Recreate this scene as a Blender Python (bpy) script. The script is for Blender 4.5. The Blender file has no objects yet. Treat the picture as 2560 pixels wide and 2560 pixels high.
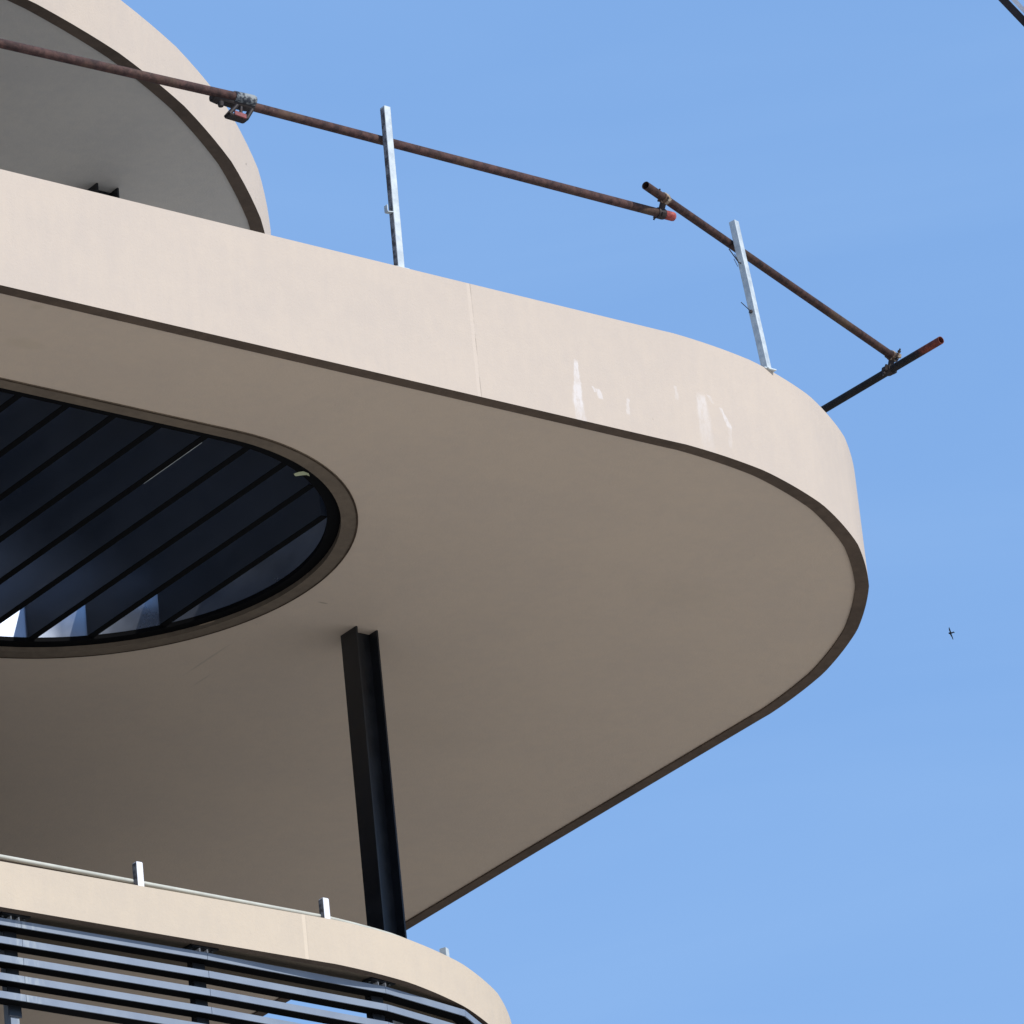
import bpy, bmesh, math, random
from mathutils import Vector, Matrix
from mathutils.geometry import tessellate_polygon

SC = bpy.context.scene
C = SC.collection
random.seed(7)
rad = math.radians

# ------------------------------------------------------------------ camera
EYE = 1.6
cam = bpy.data.cameras.new('camera')
cam.sensor_width = 36.0
cam.lens = 36.0 * 17000 / 2560
cam.clip_start = 0.5
cam.clip_end = 20000
camo = bpy.data.objects.new('camera', cam)
C.objects.link(camo)
th, rho = rad(24.5), rad(-5.95)
fwd = Vector((0, math.cos(th), math.sin(th)))
up = Vector((0, -math.sin(th), math.cos(th)))
rt = Vector((1, 0, 0))
ir = rt * math.cos(rho) + up * math.sin(rho)
iu = -rt * math.sin(rho) + up * math.cos(rho)
camo.matrix_world = Matrix(((ir.x, iu.x, -fwd.x, 0), (ir.y, iu.y, -fwd.y, 0), (ir.z, iu.z, -fwd.z, EYE), (0, 0, 0, 1)))
SC.camera = camo

# ------------------------------------------------------------------ daylight
SUN_AZ = rad(129.0)      # clockwise from +Y
SUN_EL = rad(37.0)
world = bpy.data.worlds.new('World')
SC.world = world
world.use_nodes = True
wn, wl = world.node_tree.nodes, world.node_tree.links
bg = wn['Background']
sky = wn.new('ShaderNodeTexSky')
sky.sky_type = 'NISHITA'
sky.sun_disc = False
sky.sun_elevation = SUN_EL
sky.sun_rotation = SUN_AZ
sky.altitude = 0
sky.air_density = 1.15
sky.dust_density = 0.6
sky.ozone_density = 3.0
# thin, barely visible cirrus veil
tc = wn.new('ShaderNodeTexCoord')
mp = wn.new('ShaderNodeMapping')
mp.inputs['Scale'].default_value = (3.0, 3.0, 16.0)
mp.inputs['Rotation'].default_value = (0.0, 0.12, 0.3)
nz = wn.new('ShaderNodeTexNoise')
nz.inputs['Scale'].default_value = 2.2
nz.inputs['Detail'].default_value = 5
nz.inputs['Distortion'].default_value = 0.6
rp = wn.new('ShaderNodeMapRange')
rp.inputs[1].default_value = 0.38
rp.inputs[2].default_value = 0.72
rp.inputs[3].default_value = 0.0
rp.inputs[4].default_value = 0.20
mx = wn.new('ShaderNodeMixRGB')
mx.inputs[2].default_value = (2.2, 3.5, 5.6, 1)
wl.new(tc.outputs['Generated'], mp.inputs[0]); wl.new(mp.outputs[0], nz.inputs['Vector'])
wl.new(nz.outputs['Fac'], rp.inputs[0]); wl.new(rp.outputs[0], mx.inputs[0])
ev = wn.new('ShaderNodeMixRGB')          # even, slightly hazy blue of a clear afternoon
ev.inputs[0].default_value = 0.78
ev.inputs[2].default_value = (1.42, 2.74, 5.30, 1)
wl.new(sky.outputs[0], ev.inputs[1]); wl.new(ev.outputs[0], mx.inputs[1]); wl.new(mx.outputs[0], bg.inputs[0])
bg.inputs[1].default_value = 0.12

sl = bpy.data.lights.new('sun', 'SUN')
sl.energy = 2.85
sl.angle = rad(0.55)
sl.color = (1.0, 0.965, 0.91)
so = bpy.data.objects.new('sun', sl)
C.objects.link(so)
sd = Vector((math.sin(SUN_AZ) * math.cos(SUN_EL), math.cos(SUN_AZ) * math.cos(SUN_EL), math.sin(SUN_EL)))
so.rotation_euler = sd.to_track_quat('Z', 'Y').to_euler()
so.location = (20, -20, 60)

SC.view_settings.view_transform = 'Standard'
SC.view_settings.look = 'None'
SC.view_settings.gamma = 1.0
SC.view_settings.exposure = 0.45

# ------------------------------------------------------------------ site frame
# building axes: u runs along the long front edge, v runs into the building
ANG = rad(38.79)
ORG = Vector((-2.88, 35.95, 0))
Z0 = 18.2 + EYE         # underside of the big balcony
F = 3.3                 # storey height
BM = Matrix.Translation(ORG) @ Matrix.Rotation(ANG, 4, 'Z')


def lp(u, v, z):
    return Vector((u, v, z))


# ------------------------------------------------------------------ object helpers
def tag(o, label=None, cat=None, group=None, kind=None):
    if label: o['label'] = label
    if cat: o['category'] = cat
    if group: o['group'] = group
    if kind: o['kind'] = kind
    return o


def thing(name, label, cat, base, group=None):
    o = bpy.data.objects.new(name, None)
    o.empty_display_size = 0.2
    C.objects.link(o)
    o.matrix_world = BM @ Matrix.Translation(Vector(base))
    o['base'] = list(base)
    return tag(o, label, cat, group)


class MB:
    """collects faces given in building coordinates"""
    def __init__(s):
        s.v, s.f, s.uv, s.sm = [], [], [], []

    def face(s, pts, uv=None, smooth=False):
        b = len(s.v)
        s.v += [Vector(p) for p in pts]
        s.f.append(list(range(b, b + len(pts))))
        s.uv.append(uv or [(0, 0)] * len(pts))
        s.sm.append(smooth)

    def grid(s, rows, smooth=False, closed=False, uvf=None, flip=False):
        """rows: list of equally long point lists sharing vertices"""
        b = len(s.v); n = len(rows[0])
        for r in rows: s.v += [Vector(p) for p in r]
        for i in range(len(rows) - 1):
            for j in range(n if closed else n - 1):
                k = (j + 1) % n
                q = [b + i * n + j, b + i * n + k, b + (i + 1) * n + k, b + (i + 1) * n + j]
                u = [(0, 0)] * 4
                if uvf: u = [uvf(i, j), uvf(i, j + 1), uvf(i + 1, j + 1), uvf(i + 1, j)]
                if flip: q.reverse(); u.reverse()
                s.f.append(q); s.uv.append(u); s.sm.append(smooth)

    def poly(s, loops, z, downward=False):
        lo = [[Vector((p[0], p[1], 0)) for p in l] for l in loops]
        flat = [p for l in lo for p in l]
        b = len(s.v)
        s.v += [Vector((p.x, p.y, z)) for p in flat]
        for t in tessellate_polygon(lo):
            a, c, d = [flat[i] for i in t]
            n = (c - a).cross(d - a).z
            t = list(t)
            if abs(n) < 1e-12: continue
            if (n > 0) == downward: t.reverse()
            s.f.append([b + i for i in t]); s.uv.append([(0, 0)] * 3); s.sm.append(False)

    def box(s, c, ax, hx, ay, hy, az, hz):
        c = Vector(c); ax, ay, az = Vector(ax).normalized() * hx, Vector(ay).normalized() * hy, Vector(az).normalized() * hz
        if ax.cross(ay).dot(az) < 0: ax = -ax
        for a, b_, n in ((ax, ay, az), (ay, az, ax), (az, ax, ay)):
            for sg in (1, -1):
                o = c + n * sg
                q = [o - a - b_, o + a - b_, o + a + b_, o - a + b_]
                if sg < 0: q.reverse()
                s.face(q)

    def abox(s, u0, u1, v0, v1, z0, z1):
        s.box(((u0 + u1) / 2, (v0 + v1) / 2, (z0 + z1) / 2), (1, 0, 0), abs(u1 - u0) / 2, (0, 1, 0), abs(v1 - v0) / 2, (0, 0, 1), abs(z1 - z0) / 2)

    def tube(s, a, b, r, wall=None, n=20, cap=True, r2=None, segs=1):
        a, b = Vector(a), Vector(b)
        d = (b - a).normalized()
        x = d.orthogonal().normalized(); y = d.cross(x)
        r2 = r if r2 is None else r2

        def ring(p, rr): return [p + x * rr * math.cos(2 * math.pi * i / n) + y * rr * math.sin(2 * math.pi * i / n) for i in range(n)]
        rows = [ring(a.lerp(b, i / segs), r + (r2 - r) * i / segs) for i in range(segs + 1)]
        s.grid(rows, smooth=True, closed=True)
        if wall:
            ri = r - wall; D = min(0.5, (b - a).length * 0.45)
            for p, sg in ((a, 1), (b, -1)):
                s.grid([ring(p, ri), ring(p, r)], closed=True, flip=sg < 0)
                s.grid([ring(p + d * D * sg, ri), ring(p, ri)], smooth=True, closed=True, flip=sg < 0)
                e = ring(p + d * D * sg, ri)
                s.face(e if sg < 0 else e[::-1])
        elif cap:
            s.face(ring(a, r)[::-1]); s.face(ring(b, r2))

    def build(s, name, mat, parent=None, label=None, local=None):
        me = bpy.data.meshes.new(name)
        base = Vector(parent_base(parent)) if parent is not None else Vector((0, 0, 0))
        if local is not None: base = Vector(local)
        me.from_pydata([tuple(p - base) for p in s.v], [], s.f)
        ul = me.uv_layers.new(name='UVMap')
        k = 0
        for fu in s.uv:
            for q in fu:
                ul.data[k].uv = q; k += 1
        me.polygons.foreach_set('use_smooth', s.sm)
        me.materials.append(mat)
        me.update()
        o = bpy.data.objects.new(name, me)
        C.objects.link(o)
        if parent is not None:
            o.parent = parent
            o['base'] = list(base)
        else:
            o.matrix_world = BM @ Matrix.Translation(base)
        if label: o['label'] = label
        return o


def parent_base(p):
    return p['base']


# ------------------------------------------------------------------ material helpers
def newmat(name):
    m = bpy.data.materials.new(name); m.use_nodes = True
    return m, m.node_tree.nodes, m.node_tree.links, m.node_tree.nodes['Principled BSDF']


def M(nodes, links, op, a, b=None, c=None, clamp=False):
    n = nodes.new('ShaderNodeMath'); n.operation = op; n.use_clamp = clamp
    for i, q in enumerate((a, b, c)):
        if q is None: continue
        if isinstance(q, (int, float)): n.inputs[i].default_value = q
        else: links.new(q, n.inputs[i])
    return n.outputs[0]


def noise(nodes, links, vec, scale, detail=4, rough=0.55, dist=0.0):
    n = nodes.new('ShaderNodeTexNoise')
    n.inputs['Scale'].default_value = scale; n.inputs['Detail'].default_value = detail
    n.inputs['Roughness'].default_value = rough; n.inputs['Distortion'].default_value = dist
    links.new(vec, n.inputs['Vector'])
    return n.outputs['Fac']


def smooth(nodes, links, x, lo, hi, a=0.0, b=1.0):
    n = nodes.new('ShaderNodeMapRange'); n.interpolation_type = 'SMOOTHSTEP'
    for i, q in enumerate((lo, hi, a, b)): n.inputs[i + 1].default_value = q
    links.new(x, n.inputs[0])
    return n.outputs[0]


def mix(nodes, links, fac, a, b):
    n = nodes.new('ShaderNodeMixRGB')
    for i, q in enumerate((fac, a, b)):
        if isinstance(q, (int, float)): n.inputs[i].default_value = q
        elif isinstance(q, tuple): n.inputs[i].default_value = (*q, 1) if len(q) == 3 else q
        else: links.new(q, n.inputs[i])
    return n.outputs[0]


def objvec(nodes, scale=(1, 1, 1)):
    t = nodes.new('ShaderNodeTexCoord'); m = nodes.new('ShaderNodeMapping')
    m.inputs['Scale'].default_value = scale
    nodes.id_data.links.new(t.outputs['Object'], m.inputs[0])
    return m.outputs[0]


def bump(nodes, links, b, h, dist, strength=1.0):
    n = nodes.new('ShaderNodeBump'); n.inputs['Distance'].default_value = dist; n.inputs['Strength'].default_value = strength
    links.new(h, n.inputs['Height']); links.new(n.outputs[0], b.inputs['Normal'])


def stucco(name, col, joints=(), stains=(), amp=0.032, holes=()):
    m, N, L, b = newmat(name)
    v = objvec(N)
    v2 = objvec(N, (6, 6, 1.2))
    n1 = noise(N, L, v, 1.3, 5, 0.6)
    n2 = noise(N, L, v, 9, 6, 0.65)
    n3 = noise(N, L, v2, 3.0, 4, 0.6)
    f = M(N, L, 'ADD', M(N, L, 'MULTIPLY', n1, 0.45), M(N, L, 'MULTIPLY', n2, 0.3))
    f = M(N, L, 'ADD', f, M(N, L, 'MULTIPLY', n3, 0.25))
    f = smooth(N, L, f, 0.36, 0.64)
    c0 = tuple(x * (1 - amp) for x in (col[0] * 0.995, col[1], col[2] * 1.015))
    c1 = tuple(min(1, x * (1 + amp)) for x in (col[0], col[1] * 0.995, col[2] * 0.985))
    out = mix(N, L, f, c0, c1)
    # small darker pits and trowel flecks
    vo = N.new('ShaderNodeTexVoronoi'); vo.inputs['Scale'].default_value = 7; vo.inputs['Randomness'].default_value = 1
    L.new(v, vo.inputs['Vector'])
    spot = smooth(N, L, vo.outputs['Distance'], 0.03, 0.075, 1, 0)
    gate = smooth(N, L, noise(N, L, v, 2.1, 2), 0.55, 0.65)
    out = mix(N, L, M(N, L, 'MULTIPLY', M(N, L, 'MULTIPLY', spot, gate), 0.25), out, (0.30, 0.25, 0.2))
    uv = N.new('ShaderNodeUVMap'); uv.uv_map = 'UVMap'
    sp = N.new('ShaderNodeSeparateXYZ'); L.new(uv.outputs[0], sp.inputs[0])
    S, H = sp.outputs[0], sp.outputs[1]
    cb = N.new('ShaderNodeCombineXYZ'); L.new(S, cb.inputs[0]); L.new(M(N, L, 'MULTIPLY', H, 0.35), cb.inputs[1])
    w = M(N, L, 'MULTIPLY', M(N, L, 'SUBTRACT', noise(N, L, cb.outputs[0], 28, 4, 0.7), 0.5), 0.10)
    w2 = M(N, L, 'MULTIPLY', M(N, L, 'SUBTRACT', noise(N, L, cb.outputs[0], 4, 2), 0.5), 0.03)
    for js, light, drk in joints:
        d = M(N, L, 'ABSOLUTE', M(N, L, 'SUBTRACT', M(N, L, 'ADD', S, M(N, L, 'MULTIPLY', w2, 0.35)), js))
        out = mix(N, L, M(N, L, 'MULTIPLY', smooth(N, L, d, 0.010, 0.016, 1, 0), light), out, tuple(min(1, x * 1.22) for x in col))
        d2 = M(N, L, 'ABSOLUTE', M(N, L, 'SUBTRACT', M(N, L, 'ADD', S, M(N, L, 'MULTIPLY', w2, 0.35)), js + 0.015))
        brk = smooth(N, L, noise(N, L, cb.outputs[0], 16, 3), 0.42, 0.56)
        out = mix(N, L, M(N, L, 'MULTIPLY', M(N, L, 'MULTIPLY', smooth(N, L, d2, 0.0015, 0.0042, 1, 0), drk), brk), out, (0.22, 0.18, 0.14))
    for (s_top, z_top, s_bot, z_bot, w_top, w_bot, a_top, a_bot) in stains:
        t = M(N, L, 'DIVIDE', M(N, L, 'SUBTRACT', z_top, H), z_top - z_bot)            # 0 at the top, 1 at the foot
        tcl = M(N, L, 'MULTIPLY', t, 1.0, clamp=True)
        cen = M(N, L, 'ADD', M(N, L, 'MULTIPLY', tcl, s_bot - s_top), s_top)
        wid = M(N, L, 'ADD', M(N, L, 'MULTIPLY', tcl, w_bot - w_top), w_top)
        d = M(N, L, 'ABSOLUTE', M(N, L, 'SUBTRACT', M(N, L, 'ADD', S, M(N, L, 'MULTIPLY', w, 0.55)), cen))
        e = M(N, L, 'DIVIDE', d, wid)
        a = smooth(N, L, e, 0.55, 1.05, 1, 0)
        tj = M(N, L, 'ADD', t, M(N, L, 'MULTIPLY', w, 1.5))
        a = M(N, L, 'MULTIPLY', a, smooth(N, L, tj, -0.03, 0.10))
        a = M(N, L, 'MULTIPLY', a, smooth(N, L, tj, 0.9, 1.05, 1, 0) if z_bot > 0.02 else 1.0)
        al = M(N, L, 'ADD', M(N, L, 'MULTIPLY', tcl, a_bot - a_top), a_top)
        br = smooth(N, L, noise(N, L, cb.outputs[0], 34, 5, 0.75), 0.34, 0.56, 0.30, 1)
        out = mix(N, L, M(N, L, 'MULTIPLY', M(N, L, 'MULTIPLY', a, M(N, L, 'MULTIPLY', al, 0.85)), br), out, (0.665, 0.615, 0.58))
    for hs, hz, hr in holes:
        dx = M(N, L, 'SUBTRACT', S, hs); dz = M(N, L, 'SUBTRACT', H, hz)
        d = M(N, L, 'SQRT', M(N, L, 'ADD', M(N, L, 'MULTIPLY', dx, dx), M(N, L, 'MULTIPLY', dz, dz)))
        out = mix(N, L, smooth(N, L, d, hr * 0.7, hr, 0.8, 0), out, (0.08, 0.06, 0.05))
    L.new(out, b.inputs['Base Color'])
    b.inputs['Roughness'].default_value = 0.9
    b.inputs['Specular IOR Level'].default_value = 0.2
    hgt = M(N, L, 'ADD', noise(N, L, v, 60, 5, 0.7), M(N, L, 'MULTIPLY', noise(N, L, v, 5, 4), 1.2))
    bump(N, L, b, hgt, 0.004, 0.5)
    return m


def plain(name, col, rough=0.5, metal=0.0, amp=0.12, nscale=12, spec=0.5, bmp=0.0, col2=None, lo=0.35, hi=0.65, vec=(1, 1, 1)):
    m, N, L, b = newmat(name)
    v = objvec(N, vec)
    f = smooth(N, L, noise(N, L, v, nscale, 6, 0.6), lo, hi)
    c1 = col2 or tuple(min(1, x * (1 + amp)) for x in col)
    c0 = col if col2 else tuple(x * (1 - amp) for x in col)
    L.new(mix(N, L, f, c0, c1), b.inputs['Base Color'])
    b.inputs['Roughness'].default_value = rough
    b.inputs['Metallic'].default_value = metal
    b.inputs['Specular IOR Level'].default_value = spec
    L.new(M(N, L, 'ADD', M(N, L, 'MULTIPLY', f, 0.12), rough - 0.06), b.inputs['Roughness'])
    if bmp: bump(N, L, b, noise(N, L, v, nscale * 4, 5, 0.7), bmp, 0.6)
    return m


def rust(name, dark, light, flake=None):
    m, N, L, b = newmat(name)
    v = objvec(N)
    f = smooth(N, L, noise(N, L, v, 22, 7, 0.72, 0.4), 0.33, 0.67)
    g = smooth(N, L, noise(N, L, v, 3.0, 4, 0.6), 0.52, 0.72)
    out = mix(N, L, f, dark, light)
    out = mix(N, L, M(N, L, 'MULTIPLY', g, 0.5), out, (0.12, 0.078, 0.045))
    k = smooth(N, L, noise(N, L, v, 55, 4, 0.7), 0.66, 0.74)
    out = mix(N, L, M(N, L, 'MULTIPLY', k, 0.7), out, (0.30, 0.22, 0.16))
    if flake:
        h = smooth(N, L, noise(N, L, v, 30, 5, 0.7), 0.50, 0.56)
        out = mix(N, L, h, out, flake)
    L.new(out, b.inputs['Base Color'])
    b.inputs['Roughness'].default_value = 0.82
    b.inputs['Specular IOR Level'].default_value = 0.3
    bump(N, L, b, noise(N, L, v, 90, 5, 0.7), 0.002, 0.7)
    return m


BEIGE = (0.540, 0.456, 0.378)
STAINS = [  # s_top, z_top, s_bot, z_bot, w_top, w_bot, a_top, a_bot
    (4.335, 0.43, 4.318, 0.10, 0.016, 0.052, 0.95, 1.0),
    (4.318, 0.14, 4.330, -0.02, 0.040, 0.050, 0.85, 0.6),
    (4.45, 0.265, 4.465, 0.225, 0.010, 0.012, 0.8, 0.8),
    (4.487, 0.255, 4.51, 0.185, 0.022, 0.024, 0.9, 0.7),
    (4.725, 0.24, 4.715, 0.12, 0.010, 0.016, 0.6, 0.5),
    (5.13, 0.41, 5.13, 0.31, 0.014, 0.018, 0.45, 0.35),
    (5.345, 0.405, 5.36, 0.02, 0.050, 0.075, 0.75, 0.12),
    (5.41, 0.412, 5.455, 0.36, 0.022, 0.012, 0.6, 0.4),
    (5.515, 0.35, 5.585, 0.22, 0.015, 0.030, 0.9, 0.75),
    (5.59, 0.24, 5.57, 0.07, 0.016, 0.020, 0.5, 0.15)]
m_main = stucco('beige_render_streaked', BEIGE, joints=[(3.533, 0.30, 0.5), (-4.2, 0.4, 0.5)], stains=STAINS)
m_upper = stucco('beige_render_upper', tuple(x * 1.06 for x in BEIGE), holes=[(4.93, 0.2, 0.011)])
m_lower = stucco('beige_render_lower', (0.555, 0.467, 0.365), joints=[(2.93, 0.6, 0.15), (-2.2, 0.5, 0.15)], amp=0.035)
m_soffit = stucco('soffit_render', (0.645, 0.53, 0.422), amp=0.03)
N_, L_, b_ = m_soffit.node_tree.nodes, m_soffit.node_tree.links, m_soffit.node_tree.nodes['Principled BSDF']
src_ = b_.inputs['Base Color'].links[0].from_socket
v_ = objvec(N_); s_ = N_.new('ShaderNodeSeparateXYZ'); L_.new(v_, s_.inputs[0])
wob_ = M(N_, L_, 'MULTIPLY', M(N_, L_, 'SUBTRACT', noise(N_, L_, v_, 6, 5, 0.7), 0.5), 0.5)
for (cu, cv, ru, rv, al, col_) in ((0.58, 0.62, 0.16, 0.08, 0.16, (0.42, 0.35, 0.22)), (0.38, 0.17, 0.06, 0.04, 0.2, (0.42, 0.35, 0.22)),
                                  (4.26, 4.10, 0.012, 0.30, 0.35, (0.36, 0.31, 0.25)), (4.42, 4.42, 0.010, 0.16, 0.3, (0.36, 0.31, 0.25)),
                                  (4.45, 3.02, 0.05, 0.012, 0.5, (0.2, 0.16, 0.12)), (6.6, 1.9, 0.5, 0.25, 0.10, (0.45, 0.38, 0.29)), (6.3, 4.6, 0.7, 0.4, 0.08, (0.45, 0.38, 0.29))):
    dx_ = M(N_, L_, 'DIVIDE', M(N_, L_, 'SUBTRACT', s_.outputs[0], cu), ru); dy_ = M(N_, L_, 'DIVIDE', M(N_, L_, 'SUBTRACT', s_.outputs[1], cv), rv)
    q_ = M(N_, L_, 'SQRT', M(N_, L_, 'ADD', M(N_, L_, 'MULTIPLY', dx_, dx_), M(N_, L_, 'MULTIPLY', dy_, dy_)))
    q_ = smooth(N_, L_, M(N_, L_, 'ADD', q_, M(N_, L_, 'MULTIPLY', wob_, 2.2)), 0.3, 1.1, al, 0)
    src_ = mix(N_, L_, q_, src_, col_)
L_.new(src_, b_.inputs['Base Color'])
m_soffit_up = stucco('soffit_render_grey', (0.64, 0.60, 0.54), amp=0.045)
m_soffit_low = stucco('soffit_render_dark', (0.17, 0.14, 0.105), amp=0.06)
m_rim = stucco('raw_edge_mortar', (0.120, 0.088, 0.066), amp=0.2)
m_ringrim = stucco('opening_edge_mortar', (0.170, 0.134, 0.100), amp=0.16)
m_gap = plain('shadow_gap_dark', (0.07, 0.05, 0.035), 0.9, 0, 0.3, 12, 0.1)
m_deck = plain('deck_screed', (0.46, 0.44, 0.41), 0.9, 0, 0.1, 3, 0.2)
m_deckdark = plain('deck_darkened_for_bounce', (0.05, 0.05, 0.05), 0.9, 0, 0.1, 3, 0.2)  # unseen lower deck, darkened to cut light bounced onto the soffit
m_black = plain('black_steel', (0.010, 0.012, 0.016), 0.38, 0.0, 0.2, 8, 0.5)
m_matt = plain('matt_black_and_shade', (0.004, 0.0042, 0.005), 0.85, 0.0, 0.2, 8, 0.08)  # black of the frame, and painted shade under blades and slats
m_louvre = plain('navy_coated_aluminium', (0.062, 0.074, 0.098), 0.34, 0.42, 0.06, 1.5, 0.5)
m_liner = plain('satin_sheet_lining', (0.34, 0.38, 0.46), 0.33, 0.85, 0.05, 4, 0.5)
m_slat, N_, L_, b_ = newmat('grey_blue_coated_slat')
v_ = objvec(N_)
f_ = smooth(N_, L_, noise(N_, L_, v_, 5, 5, 0.6), 0.35, 0.65)
c_ = mix(N_, L_, f_, (0.185, 0.225, 0.290), (0.215, 0.257, 0.320))
sx_ = N_.new('ShaderNodeSeparateXYZ'); L_.new(v_, sx_.inputs[0])
k_ = M(N_, L_, 'ABSOLUTE', M(N_, L_, 'ADD', sx_.outputs[0], 1.29))          # lime runs beside the second post
k_ = smooth(N_, L_, k_, 0.02, 0.17, 1, 0)
k_ = M(N_, L_, 'MULTIPLY', k_, smooth(N_, L_, noise(N_, L_, objvec(N_, (1, 1, 0.25)), 26, 4, 0.6), 0.42, 0.62))
L_.new(mix(N_, L_, M(N_, L_, 'MULTIPLY', k_, 0.7), c_, (0.33, 0.37, 0.40)), b_.inputs['Base Color'])
b_.inputs['Roughness'].default_value = 0.5
b_.inputs['Specular IOR Level'].default_value = 0.4
m_slatdirt = plain('lime_stain_on_slat', (0.19, 0.25, 0.33), 0.6, 0.1, 0.1, 5, 0.4, col2=(0.46, 0.50, 0.53), lo=0.45, hi=0.66)
m_galv = plain('galvanised_steel', (0.40, 0.45, 0.48), 0.55, 0.1, 0.1, 14, 0.5, 0.001, col2=(0.55, 0.60, 0.61))
m_galvbare = plain('galvanised_steel_spangled', (0.045, 0.05, 0.062), 0.62, 0.0, 0.1, 24, 0.3, 0.002, col2=(0.27, 0.29, 0.29), lo=0.42, hi=0.56)
m_white = plain('white_coated_steel', (0.74, 0.75, 0.78), 0.45, 0.0, 0.04, 10, 0.5)
m_trim = plain('pale_cover_strip', (0.50, 0.50, 0.44), 0.5, 0.0, 0.08, 8, 0.4)
m_rust = rust('rusty_steel', (0.032, 0.018, 0.017), (0.100, 0.051, 0.043))
m_rust2 = rust('dark_rusty_steel', (0.020, 0.012, 0.011), (0.078, 0.038, 0.029))
m_rustblack = rust('rust_painted_shade', (0.010, 0.010, 0.011), (0.022, 0.018, 0.016))  # rust darkened to paint in the shade on the outrigger tube
m_rustflake = rust('rusty_steel_mortar_flecked', (0.05, 0.022, 0.018), (0.14, 0.06, 0.042), (0.42, 0.34, 0.25))
m_clampdark = plain('dark_forged_clamp', (0.030, 0.022, 0.020), 0.6, 0.2, 0.3, 30, 0.4)
m_clamp = plain('mortar_caked_clamp', (0.10, 0.06, 0.04), 0.8, 0.0, 0.3, 26, 0.3, 0.002, col2=(0.38, 0.31, 0.23), lo=0.46, hi=0.58)
m_red = plain('red_paint', (0.20, 0.028, 0.024), 0.65, 0.0, 0.2, 30, 0.3, 0.001, col2=(0.42, 0.10, 0.085))
m_pink = plain('worn_pink_paint', (0.22, 0.065, 0.065), 0.7, 0.0, 0.2, 40, 0.4)
m_redrust = rust('red_oxide_steel', (0.085, 0.020, 0.014), (0.20, 0.048, 0.028))
N_, L_, b_ = m_redrust.node_tree.nodes, m_redrust.node_tree.links, m_redrust.node_tree.nodes['Principled BSDF']
src_ = b_.inputs['Base Color'].links[0].from_socket
v_ = objvec(N_); s_ = N_.new('ShaderNodeSeparateXYZ'); L_.new(v_, s_.inputs[0])
e_ = M(N_, L_, 'ADD', s_.outputs[1], M(N_, L_, 'MULTIPLY', M(N_, L_, 'SUBTRACT', noise(N_, L_, v_, 20, 4, 0.7), 0.5), 0.35))
L_.new(mix(N_, L_, smooth(N_, L_, e_, -2.60, -2.50), src_, (0.016, 0.014, 0.014)), b_.inputs['Base Color'])
m_slotshade = plain('slot_and_shade_side', (0.07, 0.065, 0.07), 0.7, 0.0, 0.2, 16, 0.3, 0.001, col2=(0.24, 0.24, 0.25), lo=0.4, hi=0.62)  # weathered slots on the guard post, painted shade on the stubs
m_tape = plain('masking_tape', (0.52, 0.56, 0.36), 0.7, 0, 0.05, 10, 0.2)
m_glass = plain('unseen_dark_glazing', (0.02, 0.022, 0.026), 0.08, 0.0, 0.05, 2, 0.5)
m_ground = plain('pale_ground', (0.47, 0.41, 0.335), 0.95, 0, 0.15, 0.05, 0.1)
m_crane = plain('dark_crane_paint', (0.02, 0.018, 0.024), 0.6, 0.2, 0.2, 3, 0.3)
m_cable = plain('dark_insulation', (0.02, 0.03, 0.07), 0.6, 0.0, 0.2, 3, 0.3)
m_paleblue = plain('pale_sky_highlight', (0.62, 0.66, 0.76), 0.5, 0.0, 0.1, 3, 0.3)
m_bird = plain('dark_feather', (0.012, 0.012, 0.014), 0.8, 0, 0.1, 20, 0.2)
m_found = plain('concrete', (0.33, 0.31, 0.28), 0.9, 0, 0.1, 2, 0.2)

# ------------------------------------------------------------------ ground
# unseen ground: pale street side, darkened behind the building to dim the soffit
N_, L_, b_ = m_ground.node_tree.nodes, m_ground.node_tree.links, m_ground.node_tree.nodes['Principled BSDF']
src_ = b_.inputs['Base Color'].links[0].from_socket
v_ = objvec(N_); s_ = N_.new('ShaderNodeSeparateXYZ'); L_.new(v_, s_.inputs[0])
e_ = M(N_, L_, 'ADD', s_.outputs[1], M(N_, L_, 'MULTIPLY', noise(N_, L_, v_, 0.08, 3), 4.0))
L_.new(mix(N_, L_, smooth(N_, L_, e_, 4.0, 5.0), mix(N_, L_, 0.16, src_, (0.95, 0.85, 0.7)), (0.20, 0.175, 0.14)), b_.inputs['Base Color'])
gm = MB()
gm.face([(-3000, -3000, 0), (3000, -3000, 0), (3000, 3000, 0), (-3000, 3000, 0)])
tag(gm.build('ground', m_ground), kind='structure')


# ------------------------------------------------------------------ outlines
def arc(cx, cy, r, a0, a1, step=1.5, facet=None, soft=0.65):
    """angles in degrees, measured so that 0 points to -v and 90 points to +u"""
    n = max(2, int(abs(a1 - a0) / step)); out = []
    for i in range(n + 1):
        a = a0 + (a1 - a0) * i / n
        rr = r
        if facet:
            d = ((a - 1.5) % facet) - facet / 2
            rr = r * (1 + soft * (math.cos(rad(facet / 2)) / math.cos(rad(d)) - 1) + soft * (1 - math.cos(rad(facet / 2))) * 0.5)
        out.append((cx + rr * math.sin(rad(a)), cy - rr * math.cos(rad(a))))
    return out


def offset(loop, d):
    """moves a counter-clockwise closed loop inward by d"""
    n = len(loop); out = []
    for i in range(n):
        p0, p1, p2 = Vector(loop[i - 1]), Vector(loop[i]), Vector(loop[(i + 1) % n])
        a = (p1 - p0).normalized(); b = (p2 - p1).normalized()
        na, nb = Vector((-a.y, a.x)), Vector((-b.y, b.x))
        t = (na + nb); t = t / max(0.3, t.length_squared / 2) if t.length > 1e-6 else na
        out.append(tuple(p1 + t * d))
    return out


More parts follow.
